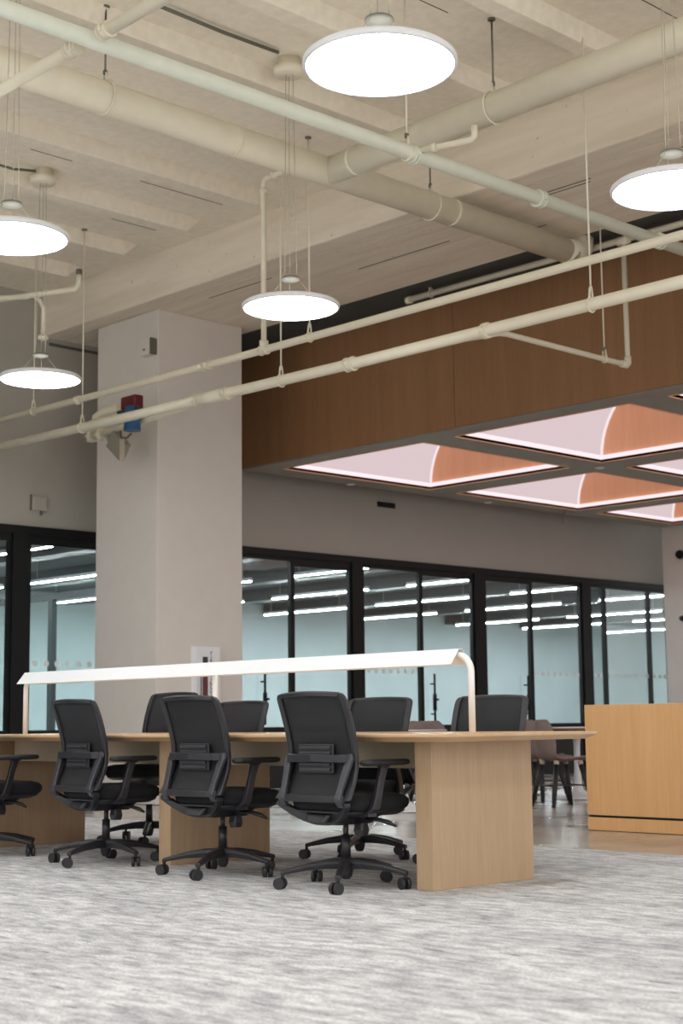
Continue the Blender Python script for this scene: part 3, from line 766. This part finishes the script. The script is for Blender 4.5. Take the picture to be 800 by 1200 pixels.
    for k in range(17):
        u = -1+2*k/16; x = u*.248; e = (1-abs(u)**2.4)
        p = Vector((x, -.235+.075*e, .425-.082*e)); th = .012+.014*e
        secs.append([p+Vector((0, -.012, -th)), p+Vector((0, -.012, th)), p+Vector((0, .03, th)), p+Vector((0, .03, -th))])
    q.loft(secs); q.obj('back_carrier', CHP, t, bevel=.005)
    q = MB(); q.loft([rrect(-.07, .07, -.22, -.1, .02, .335), rrect(-.09, .09, -.2, -.1, .02, .37)]); q.obj('carrier_arm', CHP, t)
    for sd in (-1, 1):
        secs = []
        for (x, y, z, w, d) in ((.235, -.075, .372, .02, .05), (.266, -.06, .40, .016, .052), (.272, -.045, .45, .014, .046), (.272, -.02, .54, .013, .042), (.272, 0.0, .60, .013, .048), (.272, .01, .617, .02, .085)):
            secs.append([(x*sd-w, y-d/2, z), (x*sd+w, y-d/2, z), (x*sd+w, y+d/2, z), (x*sd-w, y+d/2, z)])
        am = MB().loft(secs).obj('arm_post', CHP, t, bevel=.005)
        q = MB(); q.bar((.10*sd, -.06, .362), (.262*sd, -.07, .372), .055, .018); q.obj('arm_bracket', CHP, am)
        q = MB(); secs = []
        for (i, z) in ((.02, .611), (.004, .616), (0, .626), (.004, .636), (.014, .641)):
            secs.append(rrect(.272*sd-.043+i, .272*sd+.043-i, -.145+i, .172-i, .036-i*.6, z, 6))
        q.loft(secs, True); q.obj('arm_pad', plain('arm_pad_rubber', srgb(30, 30, 33), .6) if sd < 0 else bpy.data.materials['arm_pad_rubber'], am)
    q = MB(); q.tube([(.12, .03, .345), (.18, .06, .34), (.23, .085, .325), (.262, .10, .308)], [.008, .011, .012, .006], 10, sx=1.4); q.obj('lever', CHP, t)
    q = MB(); q.loft([rrect(.09, .145, -.03, .02, .012, .325), rrect(.085, .15, -.035, .025, .012, .29), rrect(.092, .145, -.03, .02, .012, .262)]); q.obj('tension_knob', CHP, t)
    return t
ch = make_chair()
rd = math.radians
chairs = [
 (-5.697, 5.50, 0, 0, 21, 'black mesh office chair, back to us, nearest the right slab end of the table'),
 (-6.70, 5.52, 0, 0, 9, 'black mesh office chair, back to us, in front of the middle slab leg'),
 (-7.78, 5.50, -3, 0, -3, 'black mesh office chair, back to us, left of the one at the middle slab'),
 (-8.86, 5.36, 0, 0, 20, 'black office chair cut by the left edge, only arm and seat tip showing'),
 (-8.94, 6.69, 185, .075, 30, 'tallest black office chair across the table, left of the middle lamp post'),
 (-8.204, 6.72, 185, 0, 10, 'black office chair across the table with its back top right of the middle lamp post'),
 (-6.84, 6.72, 189, 0, 12, 'black office chair across the table directly behind the nearest chair'),
 (-6.07, 6.92, 192, 0, 10, 'dark office chair across the table behind the right lamp post'),
]
CB = [c for c in ch.children]
for i, (x, y, rz, dz, base, lab) in enumerate(chairs):
    o = ch if i == 0 else copy_tree(ch)
    o.location = (x, y, 0); o.rotation_euler = (0, 0, rd(rz)); o['label'] = lab; o['group'] = 'office chairs around the long table'
    for c in o.children:
        n0 = c.name.split('.')[0]
        if n0 in ('leg', 'base_hub'): c.rotation_euler = (0, 0, rd(base-rz))
        elif n0 == 'gas_lift_cover': pass
        elif dz: c.location = (0, 0, dz)
o = copy_tree(ch); o.location = (-16.1, 10.68, 0); o.rotation_euler = (0, 0, rd(150)); o['label'] = 'office chair inside the glazed room, seen through the left pane above the table'; o['group'] = 'office chairs behind the glass'

# ------------------------------------------------------------------ cafe furniture
def make_cafe_chair():
    t = thing('cafe_chair', (0, 0, 0), '', 'cafe chair')
    # one piece shell facing +Y: v runs from seat front to back top
    path = [(.22, .44), (.17, .452), (.06, .438), (-.08, .43), (-.16, .445), (-.205, .50), (-.225, .58), (-.24, .68), (-.252, .77), (-.256, .825)]
    wid = [.18, .20, .21, .21, .205, .205, .20, .19, .16, .10]
    q = MB(); nx = 14; vs = []; fs = []
    for (y, z), w in zip(path, wid):
        for i in range(nx+1):
            u = -1+2*i/nx; back = max(0, min(1, (z-.44)/.12)) if y < -.1 else 0
            vs.append((u*w, y+.075*back*u*u, z+(1-back)*.03*u**4))
    for a in range(len(path)-1):
        for i in range(nx): p = a*(nx+1)+i; fs.append((p, p+1, p+nx+2, p+nx+1))
    q.add(vs, fs, True); o = q.obj('shell', TAUPE, t)
    md = o.modifiers.new('s', 'SUBSURF'); md.levels = 1; md.render_levels = 1
    md = o.modifiers.new('t', 'SOLIDIFY'); md.thickness = .014; md.offset = 0
    for sx in (-1, 1):
        for s2 in (-1, 1):
            lg = MB().tube([(sx*.15, s2*.13, .40), (sx*.225, s2*.215, 0)], [.026, .020], 12).obj('leg', LEGB, t)
            MB().tube([(sx*.143, s2*.124, .435), (sx*.153, s2*.134, .385)], [.027, .022], 12).obj('socket', CREAM, lg)
    for s2 in (-1, 1):
        MB().tube([(-.19, s2*.175, .20), (.19, s2*.175, .20)], .008, 8).obj('stretcher', LEGB, t)
    MB().tube([(0, -.175, .20), (0, .175, .20)], .008, 8).obj('stretcher', LEGB, t)
    return t
cc = make_cafe_chair()
cafe = [(-9.31, 11.88, -24, 'nearest taupe shell cafe chair with black legs, framed between slab leg and counter'),
        (-10.12, 12.53, 0, 'taupe shell cafe chair behind the nearest one, just right of the far office chair'),
        (-9.85, 14.25, 172, 'taupe shell cafe chair on the far side of the round table, beside its white pedestal'),
        (-10.55, 11.15, 60, 'taupe cafe chair back showing left of the right lamp post, beside the small table'),
        (-10.9, 11.85, 20, 'taupe cafe chair whose back top peeks behind the one beside the small table')]
for i, (x, y, rz, lab) in enumerate(cafe):
    o = cc if i == 0 else copy_tree(cc)
    o.location = (x, y, 0); o.rotation_euler = (0, 0, rd(rz)); o['label'] = lab; o['group'] = 'cafe shell chairs'
WALN = wood('brown_table_edge', srgb(120, 88, 72), srgb(140, 104, 86), .5, 'X')
for (x, y, r, lab) in ((-10.13, 13.2, .60, 'larger round cafe table with white trumpet base beside the oak counter'), (-10.05, 10.45, .42, 'smaller round cafe table with white trumpet base behind the far office chairs')):
    t = thing('cafe_table', (x, y, 0), lab, 'cafe table', 'cafe pedestal tables')
    MB().lathe([(.0, .0), (.26, .0), (.262, .008), (.22, .022), (.12, .045), (.06, .09), (.04, .16), (.034, .3), (.034, .55), (.045, .68), (.09, .715), (0, .715)], n=40).obj('pedestal', WHITE, t)
    MB().lathe([(0, .714), (r-.03, .714), (r, .722), (r, .738), (0, .738)], n=56).obj('table_edge', WALN, t)
    MB().lathe([(0, .7385), (r-.002, .7385), (r-.002, .744), (0, .744)], n=56).obj('tabletop', WHITE, t)

# ------------------------------------------------------------------ fire extinguisher cabinet
fx = -12.89
t = thing('extinguisher_cabinet', (fx, 10.375, 1.32), 'white fire extinguisher cabinet with vertical lettering on the column', 'fire extinguisher cabinet')
box(0, .035, -.19, .19, -.36, .32).obj('cabinet_box', WHITE, t, bevel=.004)
dr = box(.035, .048, -.165, .165, -.335, .295).obj('door', WHITE, t, bevel=.003)
q = box(.0485, .05, -.07, .0, -.26, .21); q.obj('vision_panel', BLKP, dr)
q = box(.05, .056, -.065, -.005, -.2, .07); q.obj('extinguisher', RED, dr, bevel=.01)
q = MB(); q.tube([(.05, -.11, -.2), (.075, -.11, -.19), (.075, -.11, .03), (.05, -.11, .04)], .006, 8); q.obj('pull', BLK, dr)
tc = bpy.data.curves.new('txt', 'FONT'); tc.body = 'FIRE\nEXTINGUISHER'.split('\n')[0]+' EXTINGUISHER'; tc.size = .055; tc.align_x = 'CENTER'
tc.body = '\n'.join(tc.body.replace(' ', '')); tc.space_line = .78; tc.size = .052; tc.extrude = .001
to = bpy.data.objects.new('txt', tc); C.objects.link(to)
bpy.context.view_layer.update()
me = bpy.data.meshes.new_from_object(to.evaluated_get(bpy.context.evaluated_depsgraph_get()))
bpy.data.objects.remove(to)
me.materials.clear(); me.materials.append(BLK)
lo = bpy.data.objects.new('lettering', me); C.objects.link(lo); lo.parent = dr
lo.rotation_euler = (PI/2, 0, PI/2); lo.location = (.0505, .045, .235)

# ------------------------------------------------------------------ ambient light of the rest of the floor
w = bpy.data.worlds.new('world'); SC.world = w; w.use_nodes = True
w.node_tree.nodes['Background'].inputs[0].default_value = (1.0, .985, .96, 1)
w.node_tree.nodes['Background'].inputs[1].default_value = 1.2
